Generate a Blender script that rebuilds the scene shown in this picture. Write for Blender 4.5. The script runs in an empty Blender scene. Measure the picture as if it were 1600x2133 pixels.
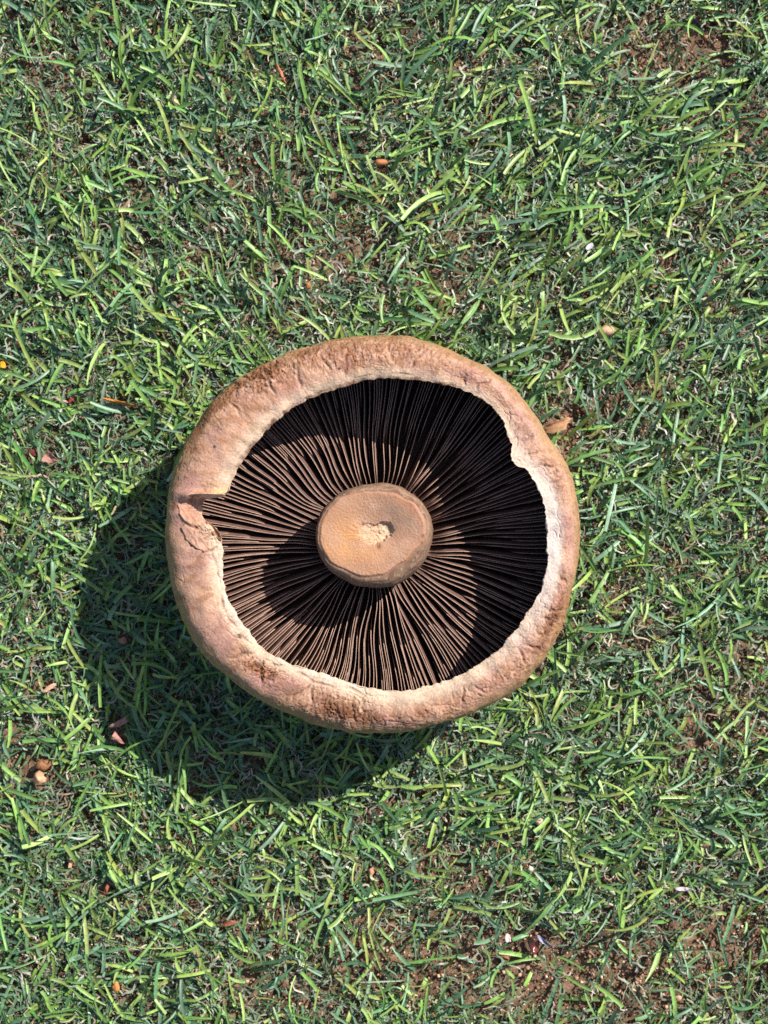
import bpy, math, random
import numpy as np

# ------------------------------------------------------------------ camera, sky, sun, exposure
SC = bpy.context.scene
COL = SC.collection
ZR, DIST, S0 = 0.048, 0.40, 0.00014          # rim height (m), camera-to-rim distance, metres per photo pixel at the rim
ZC = ZR + DIST
cam = bpy.data.cameras.new('camera')
camo = bpy.data.objects.new('camera', cam); COL.objects.link(camo)
camo.location = (0, 0, ZC)
cam.sensor_fit = 'VERTICAL'; cam.sensor_height = 36; cam.sensor_width = 27
cam.lens = 36 * DIST / (2133 * S0)
cam.clip_start = 0.005; cam.clip_end = 100
cam.dof.use_dof = True; cam.dof.focus_distance = DIST + 0.006; cam.dof.aperture_fstop = 16
SC.camera = camo

SUN_EL = math.radians(40.2)
SUN_AZ = math.atan2(0.76, 0.65)              # clockwise from +Y
sd = (math.sin(SUN_AZ)*math.cos(SUN_EL), math.cos(SUN_AZ)*math.cos(SUN_EL), math.sin(SUN_EL))
w = bpy.data.worlds.new('World'); SC.world = w; w.use_nodes = True
nt = w.node_tree; nt.nodes.clear()
sky = nt.nodes.new('ShaderNodeTexSky'); sky.sky_type = 'NISHITA'; sky.sun_disc = False
sky.sun_elevation = SUN_EL; sky.sun_rotation = SUN_AZ
bg = nt.nodes.new('ShaderNodeBackground'); bg.inputs[1].default_value = 0.088
wo = nt.nodes.new('ShaderNodeOutputWorld')
nt.links.new(sky.outputs[0], bg.inputs[0]); nt.links.new(bg.outputs[0], wo.inputs[0])
sl = bpy.data.lights.new('sun', 'SUN'); sl.energy = 5.0; sl.angle = math.radians(0.5); sl.color = (1.0, 0.955, 0.88)
so = bpy.data.objects.new('sun', sl); COL.objects.link(so)
so.location = (1.5*sd[0], 1.5*sd[1], 1.5*sd[2])
from mathutils import Vector
so.rotation_euler = Vector(sd).to_track_quat('Z', 'Y').to_euler()
SC.view_settings.view_transform = 'Standard'; SC.view_settings.look = 'None'
SC.view_settings.exposure = 0.47; SC.view_settings.gamma = 1; SC.view_settings.use_curve_mapping = False
SC.cycles.use_denoising = False
SC.cycles.max_bounces = 8; SC.cycles.diffuse_bounces = 6

# ------------------------------------------------------------------ helpers
RNG = np.random.default_rng(7)
def lin(r, g, b, k=1.0):
    a = np.array([r, g, b], float)/255
    return np.where(a <= 0.04045, a/12.92, ((a+0.055)/1.055)**2.4)*k
def px2w(px, py, z):
    s = S0*(ZC - z)/DIST
    return (px-800.0)*s, -(py-1066.5)*s

_PERM = np.random.default_rng(3).permutation(512)
_PERM = np.concatenate([_PERM, _PERM, _PERM])
_GR = np.random.default_rng(4).normal(size=(512, 3)); _GR /= np.linalg.norm(_GR, axis=1)[:, None]
def noise(x, y, z=0.0):
    """gradient noise, about -1..1, vectorised"""
    x, y, z = np.broadcast_arrays(np.asarray(x, float), np.asarray(y, float), np.asarray(z, float))
    xi, yi, zi = np.floor(x), np.floor(y), np.floor(z)
    xf, yf, zf = x-xi, y-yi, z-zi
    xi, yi, zi = xi.astype(int) & 511, yi.astype(int) & 511, zi.astype(int) & 511
    f = lambda t: t*t*t*(t*(t*6-15)+10)
    u, v, w_ = f(xf), f(yf), f(zf)
    def g(i, j, k):
        h = _PERM[_PERM[_PERM[(xi+i) & 511]+((yi+j) & 511)] + ((zi+k) & 511)] & 511
        G = _GR[h]
        return G[..., 0]*(xf-i)+G[..., 1]*(yf-j)+G[..., 2]*(zf-k)
    L = lambda a, b, t: a+(b-a)*t
    return 1.6*L(L(L(g(0,0,0), g(1,0,0), u), L(g(0,1,0), g(1,1,0), u), v),
                 L(L(g(0,0,1), g(1,0,1), u), L(g(0,1,1), g(1,1,1), u), v), w_)
def fbm(x, y, z=0.0, o=4):
    s, a, t = 0, 1.0, 0
    for i in range(o):
        s = s + a*noise(np.asarray(x)*2**i+i*17.3, np.asarray(y)*2**i-i*9.1, np.asarray(z)*2**i+i*5.7); t += a; a *= 0.5
    return s/t*1.4
def sstep(a, b, x):
    t = np.clip((x-a)/(b-a), 0, 1); return t*t*(3-2*t)
def mixc(c, d, t):
    t = np.asarray(t)[..., None]; return c*(1-t)+d*t

def mesh_np(name, V, F, mat, parent=None, col=None, smooth=True, matidx=None):
    """one mesh object from numpy verts and quads / tris (arrays of equal width)"""
    me = bpy.data.meshes.new(name)
    V = np.asarray(V, np.float32).reshape(-1, 3)
    Fs = F if isinstance(F, list) else [F]
    lv = np.concatenate([f.reshape(-1) for f in Fs]).astype(np.int32)
    sz = np.concatenate([np.full(len(f), f.shape[1]) for f in Fs]).astype(np.int32)
    st = np.concatenate([[0], np.cumsum(sz)[:-1]]).astype(np.int32)
    me.vertices.add(len(V)); me.vertices.foreach_set('co', V.ravel())
    me.loops.add(len(lv)); me.loops.foreach_set('vertex_index', lv)
    me.polygons.add(len(sz)); me.polygons.foreach_set('loop_start', st)
    try: me.polygons.foreach_set('loop_total', sz)
    except Exception: pass
    if smooth: me.polygons.foreach_set('use_smooth', np.ones(len(sz), bool))
    for m in (mat if isinstance(mat, list) else [mat]): me.materials.append(m)
    if matidx is not None: me.polygons.foreach_set('material_index', np.asarray(matidx, np.int32))
    if col is not None:
        at = me.color_attributes.new('Col', 'FLOAT_COLOR', 'POINT')
        c = np.ones((len(V), 4), np.float32); c[:, :3] = np.clip(col, 0, 1).reshape(-1, 3)
        at.data.foreach_set('color', c.ravel())
    me.update(calc_edges=True); me.validate()
    o = bpy.data.objects.new(name, me); COL.objects.link(o)
    if parent is not None: o.parent = parent
    return o
def tag(o, label=None, cat=None, group=None, kind=None):
    for k, v in (('label', label), ('category', cat), ('group', group), ('kind', kind)):
        if v: o[k] = v
    return o
def grid_faces(nr, nc, wrap=True):
    i = np.arange(nr-1)[:, None]; j = np.arange(nc if wrap else nc-1)[None, :]
    j2 = (j+1) % nc
    return np.stack([i*nc+j, i*nc+j2, (i+1)*nc+j2, (i+1)*nc+j], -1).reshape(-1, 4)

def material(name, base=None, attr=False, rough=0.6, spec=0.4, var=0.0, vscale=800, bump=0.0, bscale=3000, bdist=0.0003,
             transl=0.0, sss=0.0, sheen=0.0, alpha=None):
    m = bpy.data.materials.new(name); m.use_nodes = True
    n = m.node_tree.nodes; l = m.node_tree.links
    p = n['Principled BSDF']; out = n['Material Output']
    p.inputs['Roughness'].default_value = rough
    p.inputs['Specular IOR Level'].default_value = spec
    tc = n.new('ShaderNodeTexCoord')
    if attr:
        a = n.new('ShaderNodeAttribute'); a.attribute_name = 'Col'; src = a.outputs['Color']
    else:
        a = n.new('ShaderNodeRGB'); a.outputs[0].default_value = (*base, 1); src = a.outputs[0]
    if var > 0:
        nz = n.new('ShaderNodeTexNoise'); nz.inputs['Scale'].default_value = vscale; nz.inputs['Detail'].default_value = 4
        l.new(tc.outputs['Object'], nz.inputs['Vector'])
        mr = n.new('ShaderNodeMapRange'); mr.inputs['From Min'].default_value = 0.3; mr.inputs['From Max'].default_value = 0.7
        mr.inputs['To Min'].default_value = 1-var; mr.inputs['To Max'].default_value = 1+var
        l.new(nz.outputs[0], mr.inputs['Value'])
        mx = n.new('ShaderNodeVectorMath'); mx.operation = 'SCALE'
        l.new(src, mx.inputs[0]); l.new(mr.outputs[0], mx.inputs['Scale']); src = mx.outputs[0]
    l.new(src, p.inputs['Base Color'])
    if bump > 0:
        nb = n.new('ShaderNodeTexNoise'); nb.inputs['Scale'].default_value = bscale; nb.inputs['Detail'].default_value = 3
        l.new(tc.outputs['Object'], nb.inputs['Vector'])
        b = n.new('ShaderNodeBump'); b.inputs['Strength'].default_value = bump; b.inputs['Distance'].default_value = bdist
        l.new(nb.outputs[0], b.inputs['Height']); l.new(b.outputs[0], p.inputs['Normal'])
    if sss > 0:
        p.inputs['Subsurface Weight'].default_value = sss
        p.inputs['Subsurface Radius'].default_value = (1, 0.6, 0.4); p.inputs['Subsurface Scale'].default_value = 0.0008
    if transl > 0:
        t = n.new('ShaderNodeBsdfTranslucent'); l.new(src, t.inputs['Color'])
        ms = n.new('ShaderNodeMixShader'); ms.inputs[0].default_value = transl
        l.new(p.outputs[0], ms.inputs[1]); l.new(t.outputs[0], ms.inputs[2]); l.new(ms.outputs[0], out.inputs['Surface'])
    return m

M_SOIL = material('soil', attr=True, rough=0.95, spec=0.1, var=0.35, vscale=1500, bump=0.8, bscale=2500, bdist=0.0006)
M_CRUMB = material('crumb', attr=True, rough=0.9, spec=0.15, var=0.25, vscale=3000)
M_BLADE = material('turf_blade', attr=True, rough=0.42, spec=0.5, var=0.2, vscale=700, transl=0.14)
M_THATCH = material('thatch', attr=True, rough=0.42, spec=0.4, var=0.25, vscale=900, transl=0.1)
M_CAP = material('cap_skin', attr=True, rough=0.58, spec=0.3, var=0.14, vscale=1600, bump=0.6, bscale=1700, bdist=0.0003, sss=0.0)
M_GILL = material('gill_side', base=lin(100, 76, 68), rough=0.75, spec=0.2, var=0.22, vscale=600)
M_EDGE = material('gill_edge', base=lin(200, 164, 144), rough=0.6, spec=0.3, var=0.2, vscale=500)
M_STEM = material('stem_skin', attr=True, rough=0.65, spec=0.25, var=0.10, vscale=2200, bump=0.45, bscale=3200, bdist=0.00025)

# ------------------------------------------------------------------ outlines read from the photograph (photo pixels)
CX, CY = 795.0, 1112.0
INNER = [(780,790),(728,802),(679,818),(636,837),(607,852),(579,875),(558,894),(538,918),(518,944),(504,964),(490,987),(481,1008),
 (476,1025),(464,1036),(428,1039),(423,1050),(421,1066),(422,1080),(431,1086),(449,1102),(461,1117),(464,1137),(464,1172),(465,1209),(472,1241),(484,1264),
 (498,1290),(518,1315),(538,1341),(564,1364),(596,1379),(630,1390),(659,1399),(691,1408),(722,1419),(760,1432),(780,1435),
 (817,1439),(852,1439),(895,1428),(927,1419),(964,1402),(998,1383),(1027,1364),(1056,1336),(1076,1310),(1096,1278),(1116,1249),
 (1131,1221),(1138,1186),(1141,1143),(1139,1100),(1134,1062),(1129,1034),(1116,1005),(1102,985),(1090,975),(1079,973),(1067,959),
 (1064,944),(1066,927),(1057,904),(1047,878),(1033,858),(1010,835),(981,818),(941,806),(895,796),(852,791),(814,788)]
OUTER = [(780,699),(722,703),(665,713),(636,723),(579,743),(536,766),(492,792),(458,821),(432,847),(406,887),(383,930),(366,973),
 (354,1011),(347,1054),(344,1097),(345,1130),(347,1152),(354,1198),(366,1241),(383,1295),(406,1339),(435,1373),(469,1408),(507,1436),
 (550,1462),(593,1482),(636,1500),(679,1514),(722,1524),(780,1527),(823,1526),(866,1521),(909,1511),(952,1497),(996,1479),
 (1039,1459),(1082,1431),(1119,1390),(1148,1353),(1165,1318),(1178,1284),(1188,1244),(1197,1215),(1204,1172),(1208,1114),
 (1205,1054),(1197,1011),(1182,967),(1162,939),(1139,910),(1125,884),(1105,850),(1082,821),(1053,792),(1019,769),(981,749),
 (938,729),(895,713),(852,702),(809,699)]
FACE = [(766,1022),(735,1029),(701,1042),(679,1062),(664,1094),(662,1119),(667,1148),(683,1168),(708,1186),(735,1197),(769,1202),
 (796,1200),(825,1184),(845,1170),(865,1148),(881,1137),(890,1107),(886,1076),(868,1053),(847,1038),(825,1029),(798,1023)]
STEMO = [(780,1006),(814,1008),(847,1020),(879,1047),(897,1076),(901,1103),(897,1134),(883,1166),(859,1195),(825,1218),(791,1225),
 (757,1221),(724,1211),(690,1191),(670,1166),(660,1137),(657,1112),(661,1085),(674,1058),(694,1038),(726,1020),(753,1010)]
PIT = [(757,1094),(768,1090),(776,1095),(784,1093),(793,1088),(802,1087),(812,1089),(817,1096),(819,1102),(823,1105),(817,1110),
 (813,1117),(806,1121),(796,1129),(780,1134),(762,1132),(750,1124),(744,1115),(748,1103)]
def polar(pts, cx, cy, th, smooth):
    p = np.array(pts, float); a = np.arctan2(-(p[:, 1]-cy), p[:, 0]-cx) % (2*math.pi); r = np.hypot(p[:, 0]-cx, p[:, 1]-cy)
    o = np.argsort(a); a, r = a[o], r[o]
    a = np.concatenate([a-2*math.pi, a, a+2*math.pi]); r = np.concatenate([r, r, r])
    v = np.interp(th, a, r)
    if smooth > 0:
        n = len(th); k = int(6*smooth)|1; x = np.arange(k)-k//2; g = np.exp(-x*x/(2*smooth**2)); g /= g.sum()
        v = np.convolve(np.concatenate([v[-k:], v, v[:k]]), g, 'same')[k:-k]
    return v

# ------------------------------------------------------------------ ground (infill under the turf)
BARE = [(1240,2030,230,105,1.0),(1500,1990,150,120,.8),(860,2010,190,85,.75),(930,1810,150,45,.6),(1430,110,170,70,.75),(1560,230,80,90,.5),
        (770,520,170,130,.5),(1190,880,70,90,.7),(1430,560,110,60,.45),(1540,1500,110,150,.55),(1310,1230,110,120,.45),(60,1600,60,60,.6),
        (450,560,120,70,.35),(820,60,90,60,.5),(600,300,140,120,.35),(1080,1770,80,40,.6),(560,1930,120,50,.45),(300,480,100,80,.3),
        (1270,830,120,60,.5),(700,1720,90,40,.35),(60,130,90,70,.3),(620,2080,150,60,.5)]
def bare(x, y):
    s = S0*(ZC-0.004)/DIST
    px, py = x/s+800, -y/s+1066.5
    b = 0
    for cx, cy, sx, sy, a in BARE:
        b = np.maximum(b, a*np.exp(-((px-cx)/sx)**2-((py-cy)/sy)**2))
    return np.clip(b*1.2+0.18+0.45*noise(x*55, y*55, 3.3)+0.30*noise(x*160, y*160, 8.1), 0, 1)
def axis(h, n):
    f = np.linspace(-h, h, n)
    e = np.array([h+0.02, h+0.06, h+0.15, h+0.4, 1.2, 3, 8, 25])
    return np.concatenate([-e[::-1], f, e])
gx, gy = axis(0.19, 330), axis(0.25, 430)
GX, GY = np.meshgrid(gx, gy)
GZ = 0.0009*fbm(GX*120, GY*120, 1.1, 4)+0.0005*noise(GX*700, GY*700, 2)
GZ = np.where((abs(GX) < 0.2) & (abs(GY) < 0.26), GZ, 0)
gc = mixc(lin(106, 84, 66), lin(152, 122, 98), sstep(-.5, .6, fbm(GX*300, GY*300, 5, 3)))
gc = mixc(gc, lin(60, 48, 42), 0.6*sstep(.1, .6, noise(GX*70, GY*70, 9)))
tag(mesh_np('ground', np.stack([GX, GY, GZ], -1), grid_faces(len(gy), len(gx), False), M_SOIL, col=gc), kind='structure')

# ------------------------------------------------------------------ mushroom
NT = 1440
TH = np.arange(NT)*2*math.pi/NT
TD = np.degrees(TH)
r_in = polar(INNER, CX, CY, TH, 1.6); r_out = polar(OUTER, CX, CY, TH, 7)
ct, st = np.cos(TH), np.sin(TH)
def wrap(d): return (d+180) % 360-180
def bell(c, wd): return np.exp(-(wrap(TD-c)/wd)**2)
lobeT = lambda f, s: noise(ct*f+s, st*f-s, s)
ztop = ZR + 0.0009*lobeT(1.2, 3.1) + 0.0004*lobeT(5, 1.7)
zout = ztop - 0.0072 + 0.0008*lobeT(1.6, 7)
lipdrop = 0.0016 - 0.0019*np.exp(-(wrap(TD-15)/62)**2) + 0.0005*lobeT(3, 5.5)
FC = 0.60
R_REF = 62e-3
def ring(rpx, z):                                 # photo radius about the cap centre at height z -> world
    return px2w(CX+rpx*ct, CY-rpx*st, z)
rows, tags = [], []                               # tags: (section, f)
ZB = 0.0006
NA, NB, NCc, ND = 34, 84, 16, 14
for i in range(NA):                               # rounded top of the cap, lying in the turf
    t = (i+0.15)/NA*math.pi/2
    n = 2.6
    rr = r_out*(math.sin(t)**(2/n)); z = zout-(zout-ZB)*(math.cos(t)**(2/n))
    rows.append((rr, z)); tags.append((0, 0.0))
for i in range(NB):                               # outer wall over the rim to the torn inner lip
    s = i/(NB-1)
    if s < 0.6:
        q = s/0.6*math.pi/2; n = 2.5
        f = FC*(1-math.cos(q)**(2/n)); z = zout+(ztop-zout)*math.sin(q)**(2/n)
    else:
        g = (s-0.6)/0.4; f = FC+(1-FC)*g; z = ztop-lipdrop*g*g
    rows.append((r_out+(r_in-r_out)*f, z)); tags.append((1, f))
zl = ztop-lipdrop
for i in range(NCc):                              # under the lip, back to the wall of the gill chamber
    g = (i+1)/NCc
    rr = r_in+(r_out-r_in)*0.32*sstep(0.05, .55, g)
    z = zl-0.0006*sstep(0, .12, g)-(zl-0.0203)*(max(0, g-0.06)/0.94)**1.1
    rows.append((rr, z)); tags.append((2, g))
rw = r_in+(r_out-r_in)*0.32
for i in range(ND):                               # flesh the gills stand on
    g = (i+1)/ND
    rows.append((rw*(1-g*0.995), 0.0203-0.0008*np.sin(g*math.pi)+0*rw)); tags.append((3, g))
RPX = np.array([r for r, z in rows]); Z = np.array([np.broadcast_to(z, (NT,)) for r, z in rows])
SEC = np.array([t[0] for t in tags])[:, None]; FF = np.array([t[1] for t in tags])[:, None]
onB = (SEC == 1)
# the cleft in the rim: a sharp wall on one side, a torn slope on the other
fcl = np.clip((FF-0.24)/0.76, 0, 1)
fcl = np.where(SEC == 2, 1.0, fcl)
th_lo = 171.6-3.0*fcl**0.6; th_hi = 172.2+4.2*fcl
TDg = TD[None, :]+0.25*noise(ct*30, st*30, 3)[None, :]
cl2 = sstep(th_lo-0.25, th_lo+0.35, TDg)*(1-sstep(th_hi-1.6, th_hi+2.6, TDg))*sstep(0.0, .12, fcl)
cl = cl2[SEC[:, 0] == 1].max(0)
Z = Z - np.where(onB, 0.0042*cl2*sstep(0.22, 0.95, FF), 0)
Z = Z - np.where(SEC == 2, 0.0042*cl2*(1-FF), 0)
ridge = np.exp(-((TD-166.0)/1.9)**2)
Z = Z + np.where(onB, 0.0021*np.exp(-((TDg-(170.2-4.2*fcl**.8))/1.5)**2)*sstep(0.2, 0.5, FF)*(1-0.5*sstep(0.9, 1.0, FF)), 0)
# pressed seam behind the torn edge, lower left, and a bulge on the right
veil = sstep(176, 196, TD)*(1-sstep(262, 275, TD))*np.clip(0.45+1.1*lobeT(9, 8), 0.0, 1)
Z = Z - np.where(onB, 0.0006*veil[None, :]*np.exp(-((FF-0.86+0.09*lobeT(6, 2)[None, :]+0.05*fbm(ct*13, st*13, 4, 3)[None, :])/0.028)**2), 0)
Z = Z + np.where(onB, 0.0004*veil[None, :]*sstep(0.86, 0.95, FF), 0)
lump = np.exp(-(wrap(TD-29.5)/4.2)**2)
Z = Z + np.where(onB, 0.0007*lump[None, :]*sstep(.6, .9, FF), 0)
PX = CX+RPX*ct[None, :]; PY = CY-RPX*st[None, :]
X, Y = px2w(PX, PY, Z)
P = np.stack([X, Y, Z], -1)
def normals(P):
    du = np.roll(P, -1, 1)-np.roll(P, 1, 1); dv = np.gradient(P, axis=0)
    n = np.cross(du, dv); n /= np.linalg.norm(n, axis=-1, keepdims=True)+1e-12
    return n
N = normals(P)
if N[NA+50, 0, 2] < 0: N = -N
# skin relief: coordinates along the rim (al), across it (ac), in millimetres
al_x, al_y = ct[None, :]*60, st[None, :]*60
dacr = np.concatenate([[0], np.cumsum(np.linalg.norm(np.diff(P, axis=0), axis=-1).mean(1))])*1000
AC = np.broadcast_to(dacr[:, None], RPX.shape)
AX = np.broadcast_to(al_x, RPX.shape); AY = np.broadcast_to(al_y, RPX.shape)
patch = fbm(AX*0.05, AY*0.05, AC*0.10+4, 3)
rough_zone = np.zeros(RPX.shape)
for c, wd, f0, wf, a in [(130,26,.22,.26,1.25),(95,28,.3,.38,1.2),(60,20,.4,.4,.6),(252,18,.42,.35,1.25),(228,9,.6,.3,1.3),(334,13,.3,.3,1.2),(315,14,.45,.3,.7),(20,18,.35,.3,.5),(285,20,.3,.3,.5),(174,9,.75,.3,1.2)]:
    rough_zone = np.maximum(rough_zone, a*np.exp(-(wrap(TD[None, :]-c)/wd)**2-((FF-f0)/wf)**2))
rough_zone = np.where(onB, np.clip(rough_zone*(0.75+0.6*patch), 0, 1.3), 0)
wpx = AX+0.9*noise(AX*.5, AY*.5, AC*.5); wpy = AY+0.9*noise(AX*.5+9, AY*.5, AC*.5+3); wac = AC+0.8*noise(AX*.4, AY*.4+5, AC*.4)
rid = 1-np.abs(noise(wpx*0.95, wpy*0.95, wac*0.42))            # ridges running across the rim
rid2 = 1-np.abs(noise(wpx*0.5+30, wpy*0.5, wac*0.75+8))
fine = fbm(AX*1.6, AY*1.6, AC*0.7, 3)
creas = sstep(0.86, 0.985, rid); creas2 = sstep(0.88, 0.985, rid2)
lumps = fbm(AX*.13, AY*.13, AC*.13+2, 2)
scal = fbm(wpx*.75, wpy*.75, wac*.45+11, 3)                       # scaly wrinkles
hair = fbm(AX*.35, AY*.35, AC*2.2+3, 3)                           # fibres along the rim
disp = rough_zone*(-0.00030*creas-0.00042*creas2+0.00044*scal)
disp += 0.00060*lumps + 0.00003*scal + 0.00003*fine + 0.000035*hair
disp += -0.00025*np.where(onB, 1, 0)*sstep(.88, .985, 1-np.abs(noise(wpx*.22+50, wpy*.22, wac*.33)))*sstep(-.1, .4, patch)
fold = np.zeros(RPX.shape)
for c, f0, f1, w_, sl in [(22,.35,.8,.5,3),(17,.3,.7,.4,-2),(27.5,.4,.75,.4,2),(55,.25,.8,.5,4),(62,.5,.85,.4,-3),(78,.3,.75,.5,5),(88,.2,.6,.5,-4),(101,.3,.8,.5,4),(109,.25,.6,.45,-5),(117,.3,.7,.5,5),(126,.2,.6,.5,4),(139,.2,.5,.45,4),(181,.35,.9,.5,-9),(184,.4,.95,.45,-8),(188,.5,.95,.4,-9),(219,.35,.8,.6,9),(231,.3,.8,.6,-8),(242,.35,.75,.5,6),(248,.2,.7,.5,-5),(255,.2,.65,.5,6),(262,.25,.6,.5,-5),(296,.35,.7,.5,6),(303,.3,.6,.45,-6),(318,.25,.65,.5,5),(324,.2,.6,.5,-4),(331,.15,.55,.5,5),(337,.15,.5,.5,-4),(345,.2,.5,.4,4)]:
    cth = c+sl*(FF-f0)+1.2*noise(FF*4, c, 2)
    fold = np.maximum(fold, np.exp(-(wrap(TD[None, :]-cth)/w_)**2)*sstep(f0-.08, f0+.06, FF)*(1-sstep(f1-.08, f1+.08, FF)))
fold = np.where(onB, fold, 0)
disp -= 0.00042*fold
disp = np.where(onB | (SEC == 0), disp, 0.00004*fine)
edge_rag = np.where(onB, sstep(0.9, 1.0, FF), np.where(SEC == 2, 1-sstep(0, .2, FF), 0))
P = P + N*disp[..., None]
rag = 0.0006*fbm(AX*.35, AY*.35, 3.3, 4)+0.00012*noise(AX*2.2, AY*2.2, 1)
rag = np.broadcast_to(rag, RPX.shape)
P[..., 0] += -ct[None, :]*rag*edge_rag; P[..., 1] += -st[None, :]*rag*edge_rag
# skin colour (the mushroom's own stains; creases, folds and seam coloured darker)
K = 0.76
base = lin(212, 166, 138, K); pink = lin(200, 152, 136, K); cream = lin(232, 205, 176, K); white = lin(232, 214, 202, K)
brown = lin(164, 108, 72, K); dark = lin(104, 66, 42, K); olive = lin(182, 146, 104, K); gill_dark = lin(80, 60, 54)
C = np.broadcast_to(base, RPX.shape+(3,)).copy()
C = mixc(C, pink, sstep(-.1, .5, fbm(AX*.07+3, AY*.07, AC*.07, 3)))
C = mixc(C, olive, np.where(SEC == 0, 1, (1-sstep(0.03, 0.26, FF+0.05*patch))*0.85*np.where(onB, 1, 0)))
C = mixc(C, brown, np.clip(rough_zone, 0, 1)*sstep(-.5, .25, fbm(AX*.22, AY*.22, AC*.3, 3))*0.9)
C = mixc(C, brown, np.where(onB, 1, 0)*0.6*sstep(.05, .6, fbm(AX*.35+7, AY*.35, AC*.2, 3)))
C = mixc(C, dark, np.clip(rough_zone, 0, 1)*np.clip(0.8*creas*sstep(-.3, .3, fbm(AX*.2, AY*.2, 9, 2))+0.8*creas2, 0, .9))
blot = np.zeros(RPX.shape)
for c, wd, f0, wf, a in [(148,7,.07,.10,1),(140,5,.12,.08,1),(132,5,.10,.09,.9),(122,5,.16,.1,.8),(112,5,.12,.1,.7),(98,8,.2,.14,.6),(257,6,.42,.22,.9),(266,6,.3,.2,.7),(332,5,.3,.18,1),(340,4,.22,.14,.8),(325,5,.25,.16,.7),(348,6,.45,.12,.35),(15,4,.5,.12,.5),(282,5,.25,.15,.5),(200,6,.25,.15,.3)]:
    blot = np.maximum(blot, a*np.exp(-(wrap(TD[None, :]-c)/wd)**2-((FF-f0)/wf)**2))
blot = np.where(onB, sstep(.25, .75, blot*(1+.9*fbm(AX*.3, AY*.3, AC*.3+20, 3)+.35*fine)), 0)
C = mixc(C, lin(132, 86, 58, K), blot*0.82)
C = mixc(C, cream, np.where(onB, 1, 0)*sstep(.62, .92, FF+0.05*fine)*0.7)
C = mixc(C, dark, 0.45*fold*sstep(.45, .9, fold+.3*fine))
fibm = sstep(-.15, .4, fbm(AX*.12, AY*.12, AC*.2+31, 3))
fib = np.where(onB, sstep(.88, .985, 1-np.abs(noise(wpx*1.5, wpy*1.5, wac*.55+40)))*fibm, 0)
fib2 = np.where(onB, sstep(.86, .985, 1-np.abs(noise(wpx*.4+70, wpy*.4, wac*1.9)))*(1-sstep(.2, .5, FF)), 0)
C = mixc(C, dark, 0.42*fib+0.3*fib2)
wz = (np.exp(-(wrap(TD+2)/30)**2))[None, :]
C = mixc(C, white, np.where(onB, 1, 0)*np.clip(wz*sstep(.38, .72, FF+.06*fine), 0, 1)*0.95)
C = mixc(C, cream, np.where(onB, 1, 0)*(np.exp(-(wrap(TD+80)/28)**2))[None, :]*sstep(.45, .8, FF+.06*fine)*0.6)
C = mixc(C, white, np.where(onB, 1, 0)*veil[None, :]*sstep(.86, .95, FF+.08*fine)*0.6)
C = mixc(C, dark, np.where(onB, 1, 0)*0.5*veil[None, :]*np.exp(-((FF-0.86+0.09*lobeT(6, 2)[None, :]+0.05*fbm(ct*13, st*13, 4, 3)[None, :])/0.016)**2))
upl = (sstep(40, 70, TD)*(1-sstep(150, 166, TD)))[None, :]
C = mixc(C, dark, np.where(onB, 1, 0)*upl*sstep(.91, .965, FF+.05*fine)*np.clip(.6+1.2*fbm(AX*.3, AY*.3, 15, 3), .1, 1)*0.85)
C = mixc(C, lin(214, 170, 118, K), np.where(onB, 1, 0)*np.exp(-((TD-165)/2.2)**2)[None, :]*sstep(.6, .9, FF)*0.8)
for c, f0, wd, wf, a in [(152.5,.46,.7,.035,1),(104.5,.62,.8,.03,1),(215.5,.80,1.6,.05,.85),(226.5,.66,1.5,.05,.7),(221,.7,2.2,.08,.5),(96,.88,4,.02,.7),(82,.86,5,.025,.7),(33,.35,1.0,.07,.6),(20,.3,1.2,.04,.6)]:
    C = mixc(C, lin(62, 50, 42), np.where(onB, 1, 0)*a*sstep(.35, .7, np.exp(-(wrap(TD[None, :]-c)/wd)**2-((FF-f0)/wf)**2)*(1+.9*fine)))
C = mixc(C, lin(196, 148, 124, K), np.where(onB, 1, 0)*cl2*0.7)
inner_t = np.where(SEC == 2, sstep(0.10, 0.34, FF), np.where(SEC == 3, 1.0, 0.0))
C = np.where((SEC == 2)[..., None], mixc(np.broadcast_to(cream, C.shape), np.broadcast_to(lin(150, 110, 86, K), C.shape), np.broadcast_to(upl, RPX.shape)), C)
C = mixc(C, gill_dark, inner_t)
C *= (1+0.13*fine+0.15*hair+(0.06+0.15*rough_zone)*scal+0.05*noise(AX*4, AY*4, AC*1.4))[..., None]
C[..., 2] *= 1-0.10*np.clip(scal, -1, 1)*np.where(onB[..., 0:1], 1, 0)[:, 0][:, None]
nr = P.shape[0]
V = P.reshape(-1, 3); F = grid_faces(nr, NT)
V = np.concatenate([V, [[P[0, :, 0].mean(), P[0, :, 1].mean(), ZB]], [[P[-1, :, 0].mean(), P[-1, :, 1].mean(), P[-1, :, 2].mean()]]])
j = np.arange(NT); jn = (j+1) % NT
capA = np.stack([np.full(NT, nr*NT), jn, j], -1); capB = np.stack([np.full(NT, nr*NT+1), (nr-1)*NT+j, (nr-1)*NT+jn], -1)
Cc = np.concatenate([C.reshape(-1, 3), [olive], [gill_dark]])

mush = bpy.data.objects.new('mushroom', None); COL.objects.link(mush)
mush.empty_display_size = 0.02
mx0, my0 = px2w(CX, CY, 0.0)
tag(mush, 'large brown open mushroom lying upside down on the turf, dark gills and stem facing up', 'mushroom')
cap = mesh_np('cap', V, [F, capA, capB], M_CAP, mush, col=Cc)

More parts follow.
